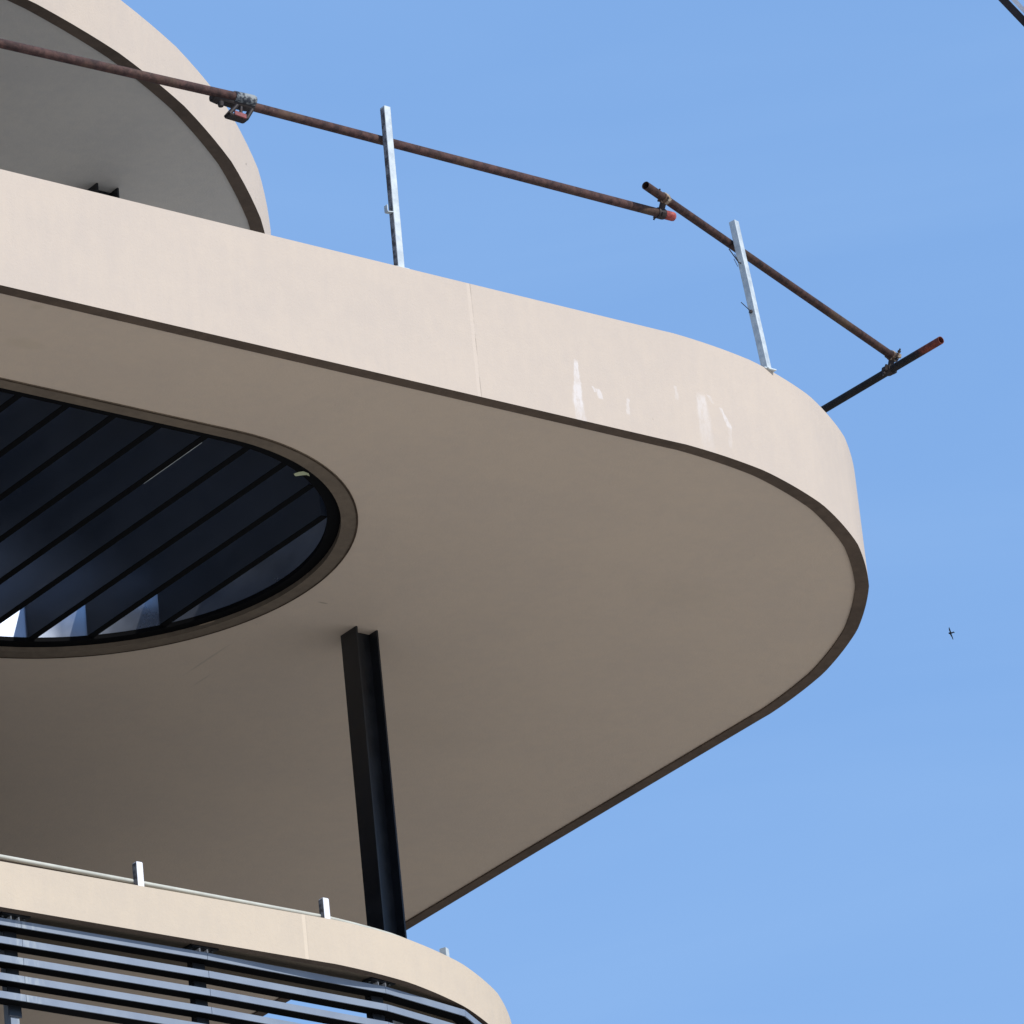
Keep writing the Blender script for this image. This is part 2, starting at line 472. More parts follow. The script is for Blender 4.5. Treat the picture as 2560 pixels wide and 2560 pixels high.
def straight(p, q, step=0.5):
    p, q = Vector(p), Vector(q); n = max(1, int((q - p).length / step))
    return [tuple(p.lerp(q, i / n)) for i in range(n)]


def slab(parent, loop, z, h, mat, deck_z, name='balcony_slab', holes=(), looptop=None, s0=0.0, rim=0.093, rec=0.012, cap=0.13, msof=None, mdeck=None):
    """fascia band + upstand, raw edge strip, recessed soffit, deck"""
    lt = looptop or loop
    inn = offset(lt, cap)
    b = MB()
    S = [0.0]
    n = len(loop)
    for i in range(n): S.append(S[-1] + (Vector(loop[(i + 1) % n]) - Vector(loop[i])).length)
    k0 = min(range(n), key=lambda i: abs(loop[i][0]) + (0 if loop[i][1] < 3.2 else 50))
    off = loop[k0][0] - S[k0]
    rows_z = [0, 0.5, 1]
    rows = [[(loop[i % n][0] * (1 - t) + lt[i % n][0] * t, loop[i % n][1] * (1 - t) + lt[i % n][1] * t, z + h * t) for i in range(n + 1)] for t in rows_z]
    b.grid(rows, smooth=True, uvf=lambda i, j: (S[j] + off, h * rows_z[i]))
    b.grid([[(p[0], p[1], z + h) for p in lt + lt[:1]], [(p[0], p[1], z + h) for p in inn + inn[:1]]])
    b.grid([[(p[0], p[1], z + h) for p in inn + inn[:1]], [(p[0], p[1], deck_z) for p in inn + inn[:1]]], smooth=True)
    fas = b.build(name, mat, parent)
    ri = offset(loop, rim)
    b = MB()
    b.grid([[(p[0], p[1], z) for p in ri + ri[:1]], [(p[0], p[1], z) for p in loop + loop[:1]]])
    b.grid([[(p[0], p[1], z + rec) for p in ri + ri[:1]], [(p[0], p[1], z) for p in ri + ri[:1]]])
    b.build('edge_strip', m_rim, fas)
    b = MB(); b.poly([ri] + [list(hh) for hh in holes], z + rec, downward=True)
    b.build('soffit', msof or m_soffit, fas)
    b = MB(); b.poly([inn] + [list(hh) for hh in holes], deck_z)
    b.build('deck', mdeck or m_deck, fas)
    return fas


# main balcony outline
FAR = 14.0
mainl = straight((-8, 0), (5.07, 0), 0.4) + arc(5.073, 3.342, 3.342, 0, 90, 1.5, facet=12.4, soft=0.32) + [(8.415, 6), (8.44, 9.2), (8.46, FAR), (-8, FAR)]
# fix the join so that the long front edge and the fillet meet
low_c, low_r = (3.061, 4.385), 2.895
lowl = straight((-8, 1.49), (3.05, 1.49), 0.4) + arc(low_c[0], low_c[1], low_r, 0, 90, 1.5, facet=12.4, soft=0.32) + [(5.956, 8), (5.956, FAR), (-8, FAR)]
upc, upr = (-0.207, 8.493), 6.865
upt, uptr = (-0.535, 8.80), 7.326
upl = [(-8, 1.628), (-4, 1.628)] + arc(upc[0], upc[1], upr, 0, 90, 1.5, facet=7.5, soft=0.35) + [(6.658, FAR), (-8, FAR)]
uplt = [(-8, 1.474), (-4, 1.474)] + arc(upt[0], upt[1], uptr, 0, 90, 1.5, facet=7.5, soft=0.35) + [(6.79, FAR), (-8, FAR)]

root = thing('building', 'beige rounded building with stacked curved concrete balconies', 'building', (0, 0, 0))

# opening in the big soffit: a slot with a round end
OC = (2.430, 2.895)


def slot(r, left=-7.0, step=2.5):
    cx, cy = OC
    ru = r - (0.022 if r > 1.68 else 0.0)
    return [(left, cy - r)] + [(cx + (q[0] - cx) * ru / r, q[1]) for q in arc(cx, cy, r, 0, 180, step)] + [(left, cy + r)]


def rrect(u0, u1, v0, v1, r, step=10):
    out = []
    for cx, cy, a0 in ((u1 - r, v0 + r, 0), (u1 - r, v1 - r, 90), (u0 + r, v1 - r, 180), (u0 + r, v0 + r, 270)):
        out += arc(cx, cy, r, a0, a0 + 90, step)
    return out


ro_, ri_ = 1.825, 1.715
slab_main = slab(root, mainl, Z0, 0.79, m_main, Z0 + 0.45, holes=[slot(ro_)])
b = MB()   # mortar ring round the opening, its inner reveal
A_, B_ = slot(ro_), slot(ri_)
b.grid([[(p[0], p[1], Z0 + 0.004) for p in A_ + A_[:1]], [(p[0], p[1], Z0 + 0.004) for p in B_ + B_[:1]]])
b.grid([[(p[0], p[1], Z0 + 0.012) for p in A_ + A_[:1]], [(p[0], p[1], Z0 + 0.004) for p in A_ + A_[:1]]])
b.grid([[(p[0], p[1], Z0 + 0.004) for p in B_ + B_[:1]], [(p[0], p[1], Z0 + 0.56) for p in B_ + B_[:1]]])
b.build('opening_edge', m_ringrim, slab_main)
b = MB()
A_, B_ = slot(ro_ + 0.001), slot(ro_ - 0.012)
b.grid([[(p[0], p[1], Z0 + 0.0015) for p in A_ + A_[:1]], [(p[0], p[1], Z0 + 0.0015) for p in B_ + B_[:1]]])
b.build('shadow_gap_strip', m_gap, slab_main)  # flat dark strip painting the shadow gap round the ring

LOWHOLE = rrect(0.95, 4.45, 1.99, 4.6, 0.5)
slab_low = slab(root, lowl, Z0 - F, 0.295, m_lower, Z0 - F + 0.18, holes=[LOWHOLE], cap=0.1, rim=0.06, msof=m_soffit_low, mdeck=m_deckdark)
b = MB()
b.grid([[(p[0], p[1], Z0 - F + 0.012) for p in LOWHOLE + LOWHOLE[:1]], [(p[0], p[1], Z0 - F + 0.18) for p in LOWHOLE + LOWHOLE[:1]]])
b.build('opening_edge', m_ringrim, slab_low)
# pale cover strip just above the lower fascia
path = [(p[0], p[1]) for p in offset(lowl, 0.10)]
path = [p for p in path if p[1] < 4.2 and p[0] > -7.9]
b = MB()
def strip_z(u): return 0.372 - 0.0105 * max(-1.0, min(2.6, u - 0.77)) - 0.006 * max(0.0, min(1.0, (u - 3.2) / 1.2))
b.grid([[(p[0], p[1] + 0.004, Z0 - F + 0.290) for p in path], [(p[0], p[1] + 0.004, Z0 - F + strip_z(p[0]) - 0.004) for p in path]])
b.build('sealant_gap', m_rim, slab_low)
b = MB()
rows = []
for k in range(9):
    a = 2 * math.pi * k / 8
    rows.append([(p[0], p[1] + 0.020 * math.cos(a), Z0 - F + strip_z(p[0]) + 0.015 * math.sin(a)) for p in path])
b.grid(rows, smooth=True)
b.build('cover_strip', m_trim, slab_low)

slab_up = slab(root, upl, Z0 + F, 0.385, m_upper, Z0 + F + 0.2, looptop=uplt, msof=m_soffit_up)

# unseen glazed core; main storey outline shaped to darken the soffit beside it
b = MB()
b.abox(-7.5, 3.9, 6.9, 13.6, Z0 - 2 * F + 0.01, Z0 - F - 0.01)
cp = [(-7.5, 6.15), (2.9, 6.15), (3.72, 6.25), (4.30, 7.1), (4.52, 7.6), (4.52, 13.6), (-7.5, 13.6)]
b.grid([[(p[0], p[1], z) for p in cp + cp[:1]] for z in (Z0 - F + 0.19, Z0 + 0.011)])
b.abox(-7.5, 2.0, 6.9, 13.6, Z0 + 0.46, Z0 + F - 0.0)
b.abox(-7.5, 3.9, 6.9, 13.6, 0, Z0 - 2 * F - 0.3)
b.build('unseen_glazed_wall', m_glass, root)
b = MB()
b.abox(-8, 5.9, 2.2, FAR, Z0 - 2 * F - 0.295, Z0 - 2 * F)
b.build('floor_slab', m_found, root)
b = MB()
b.abox(-7.6, 0.80, 1.74, 1.78, Z0 - F - 2.6, Z0 - F - 0.01)
b.build('infill_panel', m_black, root)


def hcolumn(parent, u, v, z0, z1, w=0.18, t=0.012, label=None):
    b = MB()
    b.abox(u, u + t, v, v + w, z0, z1)
    b.abox(u + w - t, u + w, v, v + w, z0, z1)
    b.abox(u + t - 0.002, u + w - t + 0.002, v + w / 2 - 0.005, v + w / 2 + 0.005, z0, z1)
    c = b.build('steel_column', m_black, parent, label)
    b = MB()
    b.abox(u - 0.05, u + w + 0.05, v - 0.05, v + w + 0.05, z0 - 0.02, z0)
    b.build('base_plate', m_black, c)


hcolumn(root, 4.868, 3.237, Z0 - F + 0.2, Z0 + 0.012)
hcolumn(root, 3.467, 3.838, Z0 + 0.47, Z0 + F + 0.012)

# ------------------------------------------------------------------ louvre grille in the opening
lg = thing('louvre_grille', 'dark navy blade louvre set in the round ended opening of the large soffit', 'louvre', (2.4, 2.9, Z0))
b = MB()
zf = Z0 + 0.035
A_, B_ = slot(ri_ - 0.002), slot(1.615)
b.grid([[(p[0], p[1], zf) for p in A_ + A_[:1]], [(p[0], p[1], zf) for p in B_ + B_[:1]]])
b.grid([[(p[0], p[1], zf) for p in B_ + B_[:1]], [(p[0], p[1], zf + 0.03) for p in B_ + B_[:1]]], smooth=True)
b.build('frame', m_matt, lg)
b = MB()
A_, B_ = slot(1.625), slot(1.63)
b.grid([[(p[0], p[1], zf + 0.02) for p in A_ + A_[:1]], [(p[0], p[1], Z0 + 0.75) for p in A_ + A_[:1]]], smooth=True)
b.grid([[(p[0], p[1], zf + 0.02) for p in B_ + B_[:1]], [(p[0], p[1], Z0 + 0.75) for p in B_ + B_[:1]]], smooth=True, flip=True)
b.build('lining', m_liner, lg)
for k in range(-24, 2):
    u1 = 3.405 + 0.3430 * k
    u0 = u1 - 0.052
    um = max(u1, OC[0])
    q = (um - OC[0]) / 1.618
    if q > 0.97: continue
    hv = 1.618 * math.sqrt(1 - q * q)
    b = MB()
    dz = random.uniform(-0.0035, 0.0035)
    b.abox(u0, u1, OC[1] - hv, OC[1] + hv, Z0 + 0.055 + dz, Z0 + 0.345)
    bl = b.build('blade', m_louvre, lg)
    b = MB()
    b.abox(u0 + 0.001, u1 - 0.001, OC[1] - hv, OC[1] + hv, Z0 + 0.050 + dz, Z0 + 0.0545 + dz)
    b.build('underside_shade', m_matt, bl)  # black strip paints shade onto the blade's underside
    if k == -3:      # pale strip painting the light seen through one blade gap
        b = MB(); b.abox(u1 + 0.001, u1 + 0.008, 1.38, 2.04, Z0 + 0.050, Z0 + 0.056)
        b.build('gap_light_strip', m_galv, bl)

b = MB()
TP = [[3.151, 1.481], [3.181, 1.506], [3.212, 1.476], [3.235, 1.459], [3.265, 1.467], [3.235, 1.436], [3.187, 1.426], [3.166, 1.448]]
tz = zf - 0.004
b.face([(p[0], p[1], tz) for p in reversed(TP)])
b.face([(p[0], p[1], tz + 0.002) for p in TP])
for i in range(len(TP)):
    p, q = TP[i], TP[(i + 1) % len(TP)]
    b.face([(p[0], p[1], tz), (q[0], q[1], tz), (q[0], q[1], tz + 0.002), (p[0], p[1], tz + 0.002)])
tp = b.build('masking_tape', m_tape, None, local=(3.17, 1.43, tz))
tag(tp, 'small pale green strip of masking tape stuck at the rim of the louvre opening', 'tape')

# ------------------------------------------------------------------ slat screen under the lower balcony
ls = thing('slat_screen', 'blue grey horizontal slats screening the storey under the lowest fascia', 'slat screen', (2.2, 1.6, Z0 - 2 * F))
kn = [(-4.56, 1.563), (-3.20, 1.563), (-1.84, 1.563), (-0.47, 1.563), (0.895, 1.563), (2.235, 1.563), (3.60, 1.612), (4.315, 1.755), (4.90, 2.13), (5.33, 2.62), (5.60, 3.25), (5.70, 3.95)]
zt = Z0 - F - 0.036
for k in range(5):
    za = zt - 0.1175 * k; zb = za - 0.043
    fr = [(p[0], p[1]) for p in kn]
    bk = []
    for i, p in enumerate(fr):
        a = Vector(fr[max(0, i - 1)]); c = Vector(fr[min(len(fr) - 1, i + 1)])
        d = (c - a).normalized(); bk.append((p[0] - d.y * 0.100, p[1] + d.x * 0.100))
    b = MB()
    for i in range(len(fr) - 1):
        g = 0.0012
        p, q, r_, s_ = Vector(fr[i]), Vector(fr[i + 1]), Vector(bk[i + 1]), Vector(bk[i])
        jz = random.uniform(-0.0012, 0.0012)
        p, q = p.lerp(q, g), q.lerp(p, g)
        r_, s_ = q.lerp(r_, 0.085), p.lerp(s_, 0.085)
        P8 = [(x.x, x.y, zb + jz) for x in (p, q, r_, s_)] + [(x.x, x.y, za + jz) for x in (p, q, r_, s_)]
        for f in ((0, 1, 5, 4), (1, 2, 6, 5), (2, 3, 7, 6), (3, 0, 4, 7), (3, 2, 1, 0), (4, 5, 6, 7)):
            b.face([P8[x] for x in f])
    slat = b.build('slat', m_slat, ls)
    b = MB()       # black box behind the face paints the shade of a hollow underside
    for i in range(len(fr) - 1):
        p, q, r_, s_ = Vector(fr[i]), Vector(fr[i + 1]), Vector(bk[i + 1]), Vector(bk[i])
        p, q = p.lerp(s_, 0.09), q.lerp(r_, 0.09)
        P8 = [(x.x, x.y, zb + 0.001) for x in (p, q, r_, s_)] + [(x.x, x.y, za - 0.001) for x in (p, q, r_, s_)]
        for f in ((0, 1, 5, 4), (2, 3, 7, 6), (3, 2, 1, 0), (4, 5, 6, 7)):
            b.face([P8[x] for x in f])
    b.build('hollow_shade', m_matt, slat)
for (pu, pv, pa) in ((-1.87, 1.66, 0), (-0.50, 1.66, 0), (0.868, 1.66, 0), (2.225, 1.66, 0), (3.585, 1.705, 8), (4.86, 2.26, 36)):
    ca, sa = math.cos(rad(pa)), math.sin(rad(pa))
    ax, ay = (ca, sa, 0), (-sa, ca, 0)
    b = MB()
    b.box((pu, pv + 0.03, Z0 - F - 1.40), ax, 0.030, ay, 0.035, (0, 0, 1), 1.375)
    po = b.build('screen_post', m_slat if pu < 1.0 else m_black, ls)
    b = MB()
    b.box((pu - ca * 0.028, pv - 0.055, Z0 - F - 0.020), ax, 0.004, ay, 0.022, (0, 0, 1), 0.020)
    b.box((pu + ca * 0.028, pv - 0.055, Z0 - F - 0.020), ax, 0.004, ay, 0.022, (0, 0, 1), 0.020)
    b.build('bracket', m_white, po)
    b = MB()
    b.box((pu, pv - 0.050, Z0 - F + 0.004), ax, 0.10, ay, 0.046, (0, 0, 1), 0.008)
    pl = b.build('base_plate', m_black, po)
    for sx in (-0.075, 0.075):
        b = MB(); c_ = Vector((pu + ca * sx, pv - 0.055, Z0 - F - 0.004))
        b.tube(c_ - Vector((0, 0, 0.006)), c_ + Vector((0, 0, 0.002)), 0.008, n=8)
        b.build('bolt', m_galvbare, po)
for pu, pv in ((0.868, 1.66), (2.225, 1.66), (3.585, 1.70)):     # dark plates over the post fronts behind the slats
    b = MB()
    b.abox(pu - 0.045, pu + 0.045, pv - 0.013, pv - 0.007, Z0 - F - 0.62, Z0 - F - 0.03)
    b.build('dark_front_plate', m_black, ls)

# ------------------------------------------------------------------ stub posts on the lower balcony
SG = 'stub posts along the lower balcony edge'
for (pu, pv, pa, z0_, z1_, lab) in (
        (1.769, 1.560, 0, 0.296, 0.476, 'short white stub post at the left on the lowest balcony edge'),
        (3.150, 1.565, 3, 0.296, 0.458, 'short white stub post left of the black column foot'),
        (4.375, 1.985, 27, 0.10, 0.468, 'short grey stub post against the sky right of the black column')):
    t = thing('stub_post', lab, 'post', (pu, pv, Z0 - F + z0_), SG)
    ca, sa = math.cos(rad(pa)), math.sin(rad(pa)); ax, ay = (ca, sa, 0), (-sa, ca, 0)
    b = MB()
    hz = (z1_ - z0_) / 2
    b.box((pu, pv, Z0 - F + z0_ + hz), ax, 0.0225, ay, 0.0225, (0, 0, 1), hz - 0.004)
    b.build('tube', m_white if pa < 10 else m_galv, t)
    if pa < 10:  # dark plate paints shade on the left side of the white stubs
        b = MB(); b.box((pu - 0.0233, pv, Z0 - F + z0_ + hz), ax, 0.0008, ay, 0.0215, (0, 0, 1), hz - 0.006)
        b.build('slot_shade_side', m_slotshade, t)
    b = MB()
    b.box((pu, pv, Z0 - F + z1_ - 0.002), ax, 0.0205, ay, 0.0205, (0, 0, 1), 0.003)
    b.build('end_cap', m_white if pa < 10 else m_galv, t)
    b = MB()
    b.box((pu - 0.0, pv, Z0 - F + z0_ + 0.004), ax, 0.026, ay, 0.026, (0, 0, 1), 0.004)
    b.build('foot', m_galv, t)

# ------------------------------------------------------------------ tall guard posts on the big balcony
TOP = Z0 + 0.79


def guard_post(base, top, rot, lab, tab):
    t = thing('guard_post', lab, 'post', base, 'guard posts on the large balcony upstand')
    p, q = Vector(base), Vector(top); d = (q - p).normalized()
    x = Vector((math.cos(rad(rot)), math.sin(rad(rot)), 0)); x = (x - d * x.dot(d)).normalized(); y = d.cross(x)
    L_ = (q - p).length; c = (p + q) / 2
    hw = 0.0245
    b = MB()      # a box tube with slightly rolled corners and an open top
    prof = []
    for cx, cy, a0 in ((hw, -hw, -90), (hw, hw, 0), (-hw, hw, 90), (-hw, -hw, 180)):
        for a in (a0, a0 + 45, a0 + 90):
            prof.append((cx - math.copysign(0.004, cx) + 0.004 * math.cos(rad(a)), cy - math.copysign(0.004, cy) + 0.004 * math.sin(rad(a))))
    rows = []
    for i in range(13):
        f_ = i / 12; jx = random.uniform(-0.0007, 0.0007); jy = random.uniform(-0.0007, 0.0007)
        o_ = p + d * L_ * f_ + x * jx + y * jy
        rows.append([o_ + x * a + y * c_ for a, c_ in prof])
    b.grid(rows, closed=True)
    inr = [q + x * a * 0.88 + y * c_ * 0.88 for a, c_ in prof]; inb = [v_ - d * 0.3 for v_ in inr]
    b.grid([rows[-1], inr], closed=True); b.grid([inr, inb], closed=True)
    b.face(inb)
    b.build('tube', m_galv, t)
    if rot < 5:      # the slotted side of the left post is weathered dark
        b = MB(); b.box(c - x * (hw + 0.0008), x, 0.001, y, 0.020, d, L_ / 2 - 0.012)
        b.build('slot_shade_side', m_slotshade, t)
    b = MB()
    b.box(p + Vector((0.012, 0.006, 0.003)), (1, 0, 0), 0.05, (0, 1, 0), 0.03, (0, 0, 1), 0.004)
    b.build('base_plate', m_galv, t)
    for nm, mt, pc in tab(p, d, x, y):
        pc.build(nm, mt, t)
    return t


def tab_left(p, d, x, y):
    b = MB()
    # an angled lug on the left side, about a third of the way up
    o = p + d * 0.395 - x * 0.0245
    b.box(o - x * 0.022 - y * 0.008 - d * 0.010, x * 1.0 + d * 0.15, 0.022, y, 0.016, d, 0.0025)
    b.box(o - x * 0.045 - y * 0.008 + d * 0.012, x, 0.002, y, 0.016, d, 0.022)
    return [('hook', m_galv, b)]


def tab_right(p, d, x, y):
    b = MB(); out = [('wire', m_clampdark, b)]
    o = p + d * 0.42 - x * 0.030
    b.tube(o + x * 0.01, o - x * 0.125 - y * 0.01 + d * 0.030, 0.0028, n=8)
    b.box(o - x * 0.008 + d * 0.004, x, 0.012, y, 0.006, d + x * 0.8, 0.016)
    b = MB(); out.append(('ring', m_galv, b))
    r0 = p + d * 0.955 + x * 0.038
    for i in range(14):
        a, c_ = 2 * math.pi * i / 14, 2 * math.pi * (i + 1) / 14
        b.tube(r0 + x * 0.013 * math.cos(a) + d * 0.011 * math.sin(a), r0 + x * 0.013 * math.cos(c_) + d * 0.011 * math.sin(c_), 0.003, n=6)
    b = MB(); out.append(('wire_tie', m_clampdark, b))
    w0 = p + d * 0.80 - x * 0.03
    pts = [w0 + x * 0.03, w0 - x * 0.02 - d * 0.012, w0 - x * 0.06 + d * 0.02, w0 - x * 0.11 + d * 0.062]
    for a, c_ in zip(pts, pts[1:]): b.tube(a, c_, 0.004, n=6)
    b.tube(pts[1], pts[1] - x * 0.05 + d * 0.045 - y * 0.01, 0.0025, n=6)
    b = MB(); out.append(('wire', m_clampdark, b))
    b.tube(w0 - x * 0.045 - d * 0.05, w0 - x * 0.075 - d * 0.0, 0.0022, n=6)
    return out


guard_post((3.026, 0.030, TOP + 0.0), (3.040, 0.032, TOP + 1.145), 0, 'upright galvanised post crossing the long rusty rail on the straight edge', tab_left)
guard_post((6.058, 0.160, TOP + 0.0), (6.002, 0.245, TOP + 1.108), 17, 'leaning galvanised post on the curved corner with a bent wire', tab_right)


# ------------------------------------------------------------------ scaffold tubes
def stube(name, lab, a, b_, r, mat, mid=None, **kw):
    t = thing(name, lab, 'scaffold tube', a, 'scaffold tubes used as guard rails')
    b = MB()
    b.tube(a, b_, r, wall=0.004, n=28, segs=24)
    b.build('pipe', mat, t)
    return t


TA0, TA1 = (-3.0, 0.075, TOP + 0.832), (1.99, 0.075, TOP + 0.975)
TB0, TB1 = (1.81, 0.120, TOP + 0.965), (5.335, 0.070, TOP + 0.914)
ta = stube('scaffold_tube', 'long rusty scaffold tube running off the left edge into the galvanised sleeve', TA0, TA1, 0.0295, m_rust)
tb = stube('scaffold_tube', 'long rusty scaffold tube passing behind the upright post to a red end', TB0, TB1, 0.0290, m_rust)
b = MB()
P1 = Vector(TB1); dB = (P1 - Vector(TB0)).normalized()
x = dB.orthogonal().normalized(); y = dB.cross(x)
def ring(c, r, n=24): return [c + x * r * math.cos(2 * math.pi * i / n) + y * r * math.sin(2 * math.pi * i / n) for i in range(n)]
e0 = P1 - dB * 0.075
rows = [ring(e0, 0.0292), ring(e0, 0.0305), ring(P1 - dB * 0.004, 0.0305), ring(P1 + dB * 0.007, 0.0285), ring(P1 + dB * 0.013, 0.022), ring(P1 + dB * 0.015, 0.010)]
b.grid(rows, smooth=True, closed=True); b.face(ring(P1 + dB * 0.015, 0.010))
b.build('end_cap', m_red, tb)

TC0, TC1 = (5.020, -0.066, TOP + 1.005), (8.015, 1.058, TOP + 0.903)
tcq = stube('scaffold_tube', 'dark rusty scaffold tube with an open end slanting down behind the leaning post', TC0, TC1, 0.0280, m_rust2)
b = MB()     # mortar flecks on this tube: a thin skin over part of its upper side
p0, p1 = Vector(TC0), Vector(TC1); dC = (p1 - p0).normalized()
TD0, TD1 = (7.860, 3.3, TOP + 0.805), (7.992, 0.560, TOP + 0.812)
td = stube('scaffold_tube', 'black scaffold tube poking out from behind the curved corner towards the sky', TD0, TD1, 0.0270, m_rustblack)
q0, q1 = Vector(TD0), Vector(TD1); dD = (q1 - q0).normalized()
b = MB()
x = dD.orthogonal().normalized(); y = dD.cross(x)
rows = [ring(q1 - dD * 0.30, 0.0272), ring(q1 - dD * 0.002, 0.0274), ring(q1 + dD * 0.0015, 0.0268), ring(q1 + dD * 0.0015, 0.0225), ring(q1 - dD * 0.12, 0.0225)]
b.grid(rows, smooth=False, closed=True)
b.build('painted_end', m_redrust, td)


def coupler(name, lab, pa, da, ra, pb, db, rb, matband, matdark, wide=0.046, side=1):
    """swivel coupler: a split band round each tube, hinge block between, flap bolts"""
    pa, pb, da, db = Vector(pa), Vector(pb), Vector(da).normalized(), Vector(db).normalized()
    t = thing(name, lab, 'scaffold coupler', (pa + pb) / 2, 'couplers joining the scaffold tubes')
    g = (pb - pa).normalized()
    b = MB(); b.tube(pa + g * ra * 0.8, pb - g * rb * 0.8, 0.021, n=12); b.build('pivot', matdark, t)
    for p, d, r, sg, mt in ((pa, da, ra, -1, matband), (pb, db, rb, 1, matdark)):
        b = MB()
        xx = d.orthogonal().normalized(); yy = d.cross(xx)
        def rg(c, rr, n=22): return [c + xx * rr * math.cos(2 * math.pi * i / n) + yy * rr * math.sin(2 * math.pi * i / n) for i in range(n)]
        b.grid([rg(p - d * wide / 2, r), rg(p - d * wide / 2, r + 0.006), rg(p - d * wide * 0.3, r + 0.009), rg(p + d * wide * 0.3, r + 0.009), rg(p + d * wide / 2, r + 0.006), rg(p + d * wide / 2, r)], closed=True)
        band = b.build('band', mt, t)
        s2 = (d.cross(g)).normalized() * side
        b = MB()      # bolting lugs
        lug = p + s2 * (r + 0.016) + g * sg * 0.004
        b.box(lug, s2, 0.017, d, wide * 0.36, g, 0.013)
        b.build('lug', mt, band)
        b = MB()
        b.box(p - s2 * (r + 0.010), s2, 0.012, d, wide * 0.30, g, 0.012)
        b.build('lug', mt, band)
        b = MB()      # bolt with nut
        ax = (g * sg + s2 * 0.25).normalized()
        b.tube(lug - ax * 0.03, lug + ax * 0.050, 0.006, n=8)
        b.tube(lug + ax * 0.022, lug + ax * 0.036, 0.0125, n=6)
        b.tube(lug - ax * 0.034, lug - ax * 0.022, 0.0120, n=6)
        b.build('bolt', matdark, band)
    return t


# where the long rail meets the slanting one
ub = 5.235
pB = Vector(TB0).lerp(Vector(TB1), (ub - TB0[0]) / (TB1[0] - TB0[0]))
pC = p0 + dC * 0.228
coupler('scaffold_coupler', 'mortar flecked swivel coupler beside the red tube end', pC, dC, 0.028, pB, dB, 0.029, m_clamp, m_clampdark, wide=0.056)
b = MB()
# slanting rail to the black outrigger
pC2 = p1 - dC * 0.045
pD2 = q0 + dD * (Vector((7.97, 1.075, 0)) - Vector((q0.x, q0.y, 0))).length
coupler('scaffold_coupler', 'mortar caked swivel coupler on the black tube at the far right', pC2, dC, 0.028, pD2, dD, 0.027, m_clamp, m_clampdark, wide=0.055, side=-1)

# sleeve clamp between the two halves of the long rail
cA = Vector((1.962, 0.075, TOP + 0.9742)); cB = Vector((1.90, 0.070, TOP + 0.931))
sc = thing('sleeve_coupler', 'spangled galvanised sleeve clamp with a dark open lug hanging under the rail', 'scaffold coupler', tuple(cA), 'couplers joining the scaffold tubes')
dA = (Vector(TA1) - Vector(TA0)).normalized()
b = MB()
x = dA.orthogonal().normalized(); y = dA.cross(x)
b.grid([ring(cA - dA * 0.062, 0.030), ring(cA - dA * 0.062, 0.0365), ring(cA + dA * 0.078, 0.0365), ring(cA + dA * 0.092, 0.033), ring(cA + dA * 0.096, 0.022), ring(cA + dA * 0.096, 0.002)], smooth=True, closed=True)
b.build('sleeve', m_galvbare, sc)
dBt = (Vector(TB1) - Vector(TB0)).normalized()
def onB(u): return Vector(TB0).lerp(Vector(TB1), (u - TB0[0]) / (TB1[0] - TB0[0])) + Vector((0, -0.012, -0.014))
def ringd(c, r, d, n=20):
    x = d.orthogonal().normalized(); y = d.cross(x)
    return [c + x * r * math.cos(2 * math.pi * i / n) + y * r * math.sin(2 * math.pi * i / n) for i in range(n)]
b = MB()
b.grid([ringd(onB(1.752), 0.020, dBt), ringd(onB(1.755), 0.032, dBt), ringd(onB(1.80), 0.0385, dBt), ringd(onB(1.845), 0.036, dBt), ringd(onB(1.90), 0.039, dBt), ringd(onB(1.99), 0.0375, dBt), ringd(onB(2.045), 0.033, dBt), ringd(onB(2.06), 0.029, dBt)], closed=True)
b.face(ringd(onB(1.752), 0.020, dBt)[::-1])
jaw = b.build('jaw', m_clampdark, sc)
b = MB()
n0 = Vector((1.775, 0.050, TOP + 0.890))
b.tube(n0, n0 - Vector((0.0, 0, 0.030)), 0.022, n=8, r2=0.017)
b.build('nut', m_clampdark, jaw)
b = MB()
yv = Vector((0, 1, 0))
def bar(p, q, r, w=0.022):
    p, q = Vector(p), Vector(q)
    b.tube(p - yv * w, q - yv * w, r, n=10); b.tube(p + yv * w, q + yv * w, r, n=10)
    b.box((p + q) / 2, q - p, (q - p).length / 2, yv, w, (q - p).cross(yv), r * 0.95)
A0, A1, A2, A3 = (1.880, 0.045, TOP + 0.880), (1.816, 0.045, TOP + 0.806), (1.944, 0.045, TOP + 0.800), (1.992, 0.045, TOP + 0.876)
bar(A0, A1, 0.012); bar(A1, A2, 0.011); bar(A2, A3, 0.0125)
b.build('lug_loop', m_clampdark, sc)
b = MB()
b.tube((1.925, 0.045, TOP + 0.89), (1.915, 0.045, TOP + 0.816), 0.011, n=10)
b.build('bolt', m_clampdark, sc)
b = MB()
s_, e_ = Vector((1.846, 0.010, TOP + 0.814)), Vector((1.930, 0.010, TOP + 0.806))
b.box((s_ + e_) / 2, e_ - s_, (e_ - s_).length / 2, (0, 1, 0), 0.006, (e_ - s_).cross(Vector((0, 1, 0))), 0.014)
b.build('wedge', m_pink, sc)

# ------------------------------------------------------------------ lattice boom far beyond, top right corner
cr = bpy.data.objects.new('crane_jib', None); C.objects.link(cr)
D0 = 62.0
r1 = Vector((0.07889, 0.88198, 0.47610)); r2 = Vector((0.08228, 0.88379, 0.47212))
a1 = r1 * (D0 / r1.length) + Vector((0, 0, EYE)); a2 = r2 * (D0 / r2.length) + Vector((0, 0, EYE))
jd = (a2 - a1).normalized()
jn = (jd.cross(Vector(r1)).normalized())
if jn.z < 0: jn = -jn
jb = jd.cross(jn).normalized()
cr.location = a1
cr['base'] = [0, 0, 0]
tag(cr, 'dark lattice crane jib cutting across the top right corner of the sky', 'crane jib')


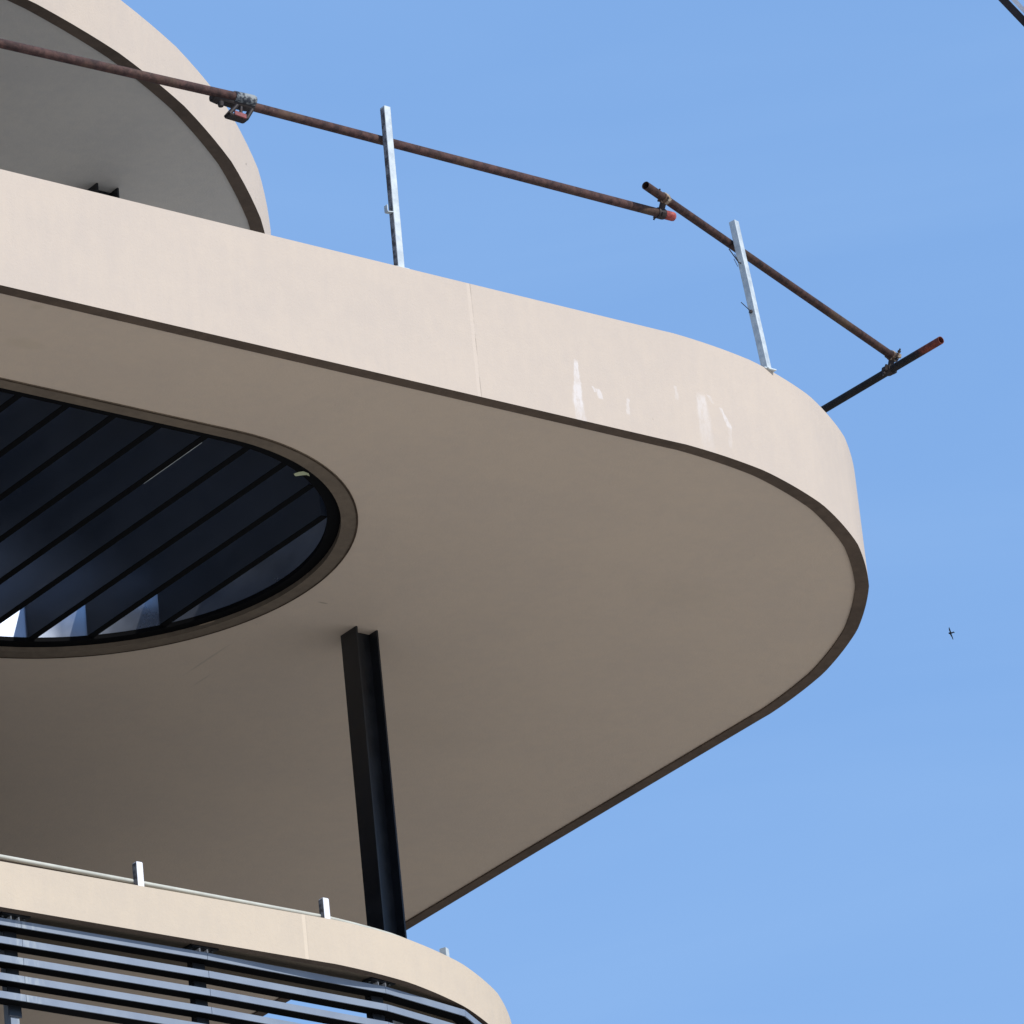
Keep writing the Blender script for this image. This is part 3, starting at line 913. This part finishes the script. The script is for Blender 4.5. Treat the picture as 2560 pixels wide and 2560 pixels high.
def crp(name, b, mat):
    me = bpy.data.meshes.new(name)
    me.from_pydata([tuple(q) for q in b.v], [], b.f)
    me.materials.append(mat)
    o = bpy.data.objects.new(name, me); C.objects.link(o); o.parent = cr
    return o


H_ = 0.9
for i, (na, nb) in enumerate(((0, 0), (H_, 0), (H_ * 0.5, 0.8))):
    b = MB(); o_ = jn * (0.036 + na) + jb * nb
    b.box(o_, jd, 6.0, jn, 0.035, jb, 0.035)
    crp('chord', b, m_crane)
for k in range(-8, 8):
    for (n0, b0), (n1, b1) in (((0, 0), (H_, 0)), ((0, 0), (H_ * 0.5, 0.8)), ((H_, 0), (H_ * 0.5, 0.8))):
        b = MB()
        s_ = jd * (k * 0.75 + 0.33) + jn * (0.036 + n0) + jb * b0; e_ = jd * (k * 0.75 + 0.33 + 0.375) + jn * (0.036 + n1) + jb * b1
        b.tube(s_, e_, 0.022, n=8); 
        b.tube(e_, jd * ((k + 1) * 0.75 + 0.33) + jn * (0.036 + n0) + jb * b0, 0.022, n=8)
        crp('lacing_bar', b, m_crane)
b = MB()
b.box(jn * 0.105 + jd * 0.0, jd, 1.5, jn, 0.020, jb, 0.012)  # pale strip painting the bright sky highlight beside the chord
crp('sky_highlight', b, m_paleblue)
for s_ in (0.09, 0.20):
    b = MB(); b.tube(jd * (s_ + 0.02) + jn * 0.22, jd * (s_ - 0.08) + jn * 0.16 - jb * 0.02, 0.014, n=8)
    crp('cable', b, m_cable)

# ------------------------------------------------------------------ the swift
rb_ = Vector((0.06239, 0.92009, 0.39247)); DB = 235.0
bp = rb_ * (DB / rb_.length) + Vector((0, 0, EYE))
vx, vy, vz = ir, iu, fwd          # the bird is seen from straight below
def bpt(a, c_, e=0.0): return vx * a + vy * c_ + vz * e
bv = []; bf = []
def fan(out, th_=0.012):
    n = len(out); s_ = len(bv)
    for q in out: bv.append(bpt(q[0], q[1], -th_))
    for q in out: bv.append(bpt(q[0], q[1], th_))
    bf.append([s_ + i for i in range(n)]); bf.append([s_ + n + i for i in reversed(range(n))])
    for i in range(n): bf.append([s_ + i, s_ + n + i, s_ + n + (i + 1) % n, s_ + (i + 1) % n])
fan([(-0.045, 0.03), (-0.075, 0.10), (-0.085, 0.17), (-0.070, 0.215), (-0.052, 0.17), (-0.02, 0.09), (0.0, 0.03)])
fan([(-0.05, -0.02), (-0.02, -0.08), (0.03, -0.16), (0.055, -0.225), (0.075, -0.215), (0.055, -0.14), (0.02, -0.05), (0.01, -0.01)])
fan([(-0.095, 0.0), (-0.08, 0.025), (-0.02, 0.04), (0.03, 0.035), (0.075, 0.058), (0.105, 0.045), (0.125, 0.005), (0.10, 0.012), (0.07, 0.01), (0.03, -0.01), (-0.03, -0.03), (-0.07, -0.03)], 0.025)
me = bpy.data.meshes.new('bird'); me.from_pydata([tuple(q) for q in bv], [], bf); me.materials.append(m_bird)
bo = bpy.data.objects.new('bird', me); C.objects.link(bo); bo.location = bp
tag(bo, 'tiny dark bird gliding alone in the blue sky at the right', 'bird')
for o in list(C.objects):
    if 'base' in o: del o['base']
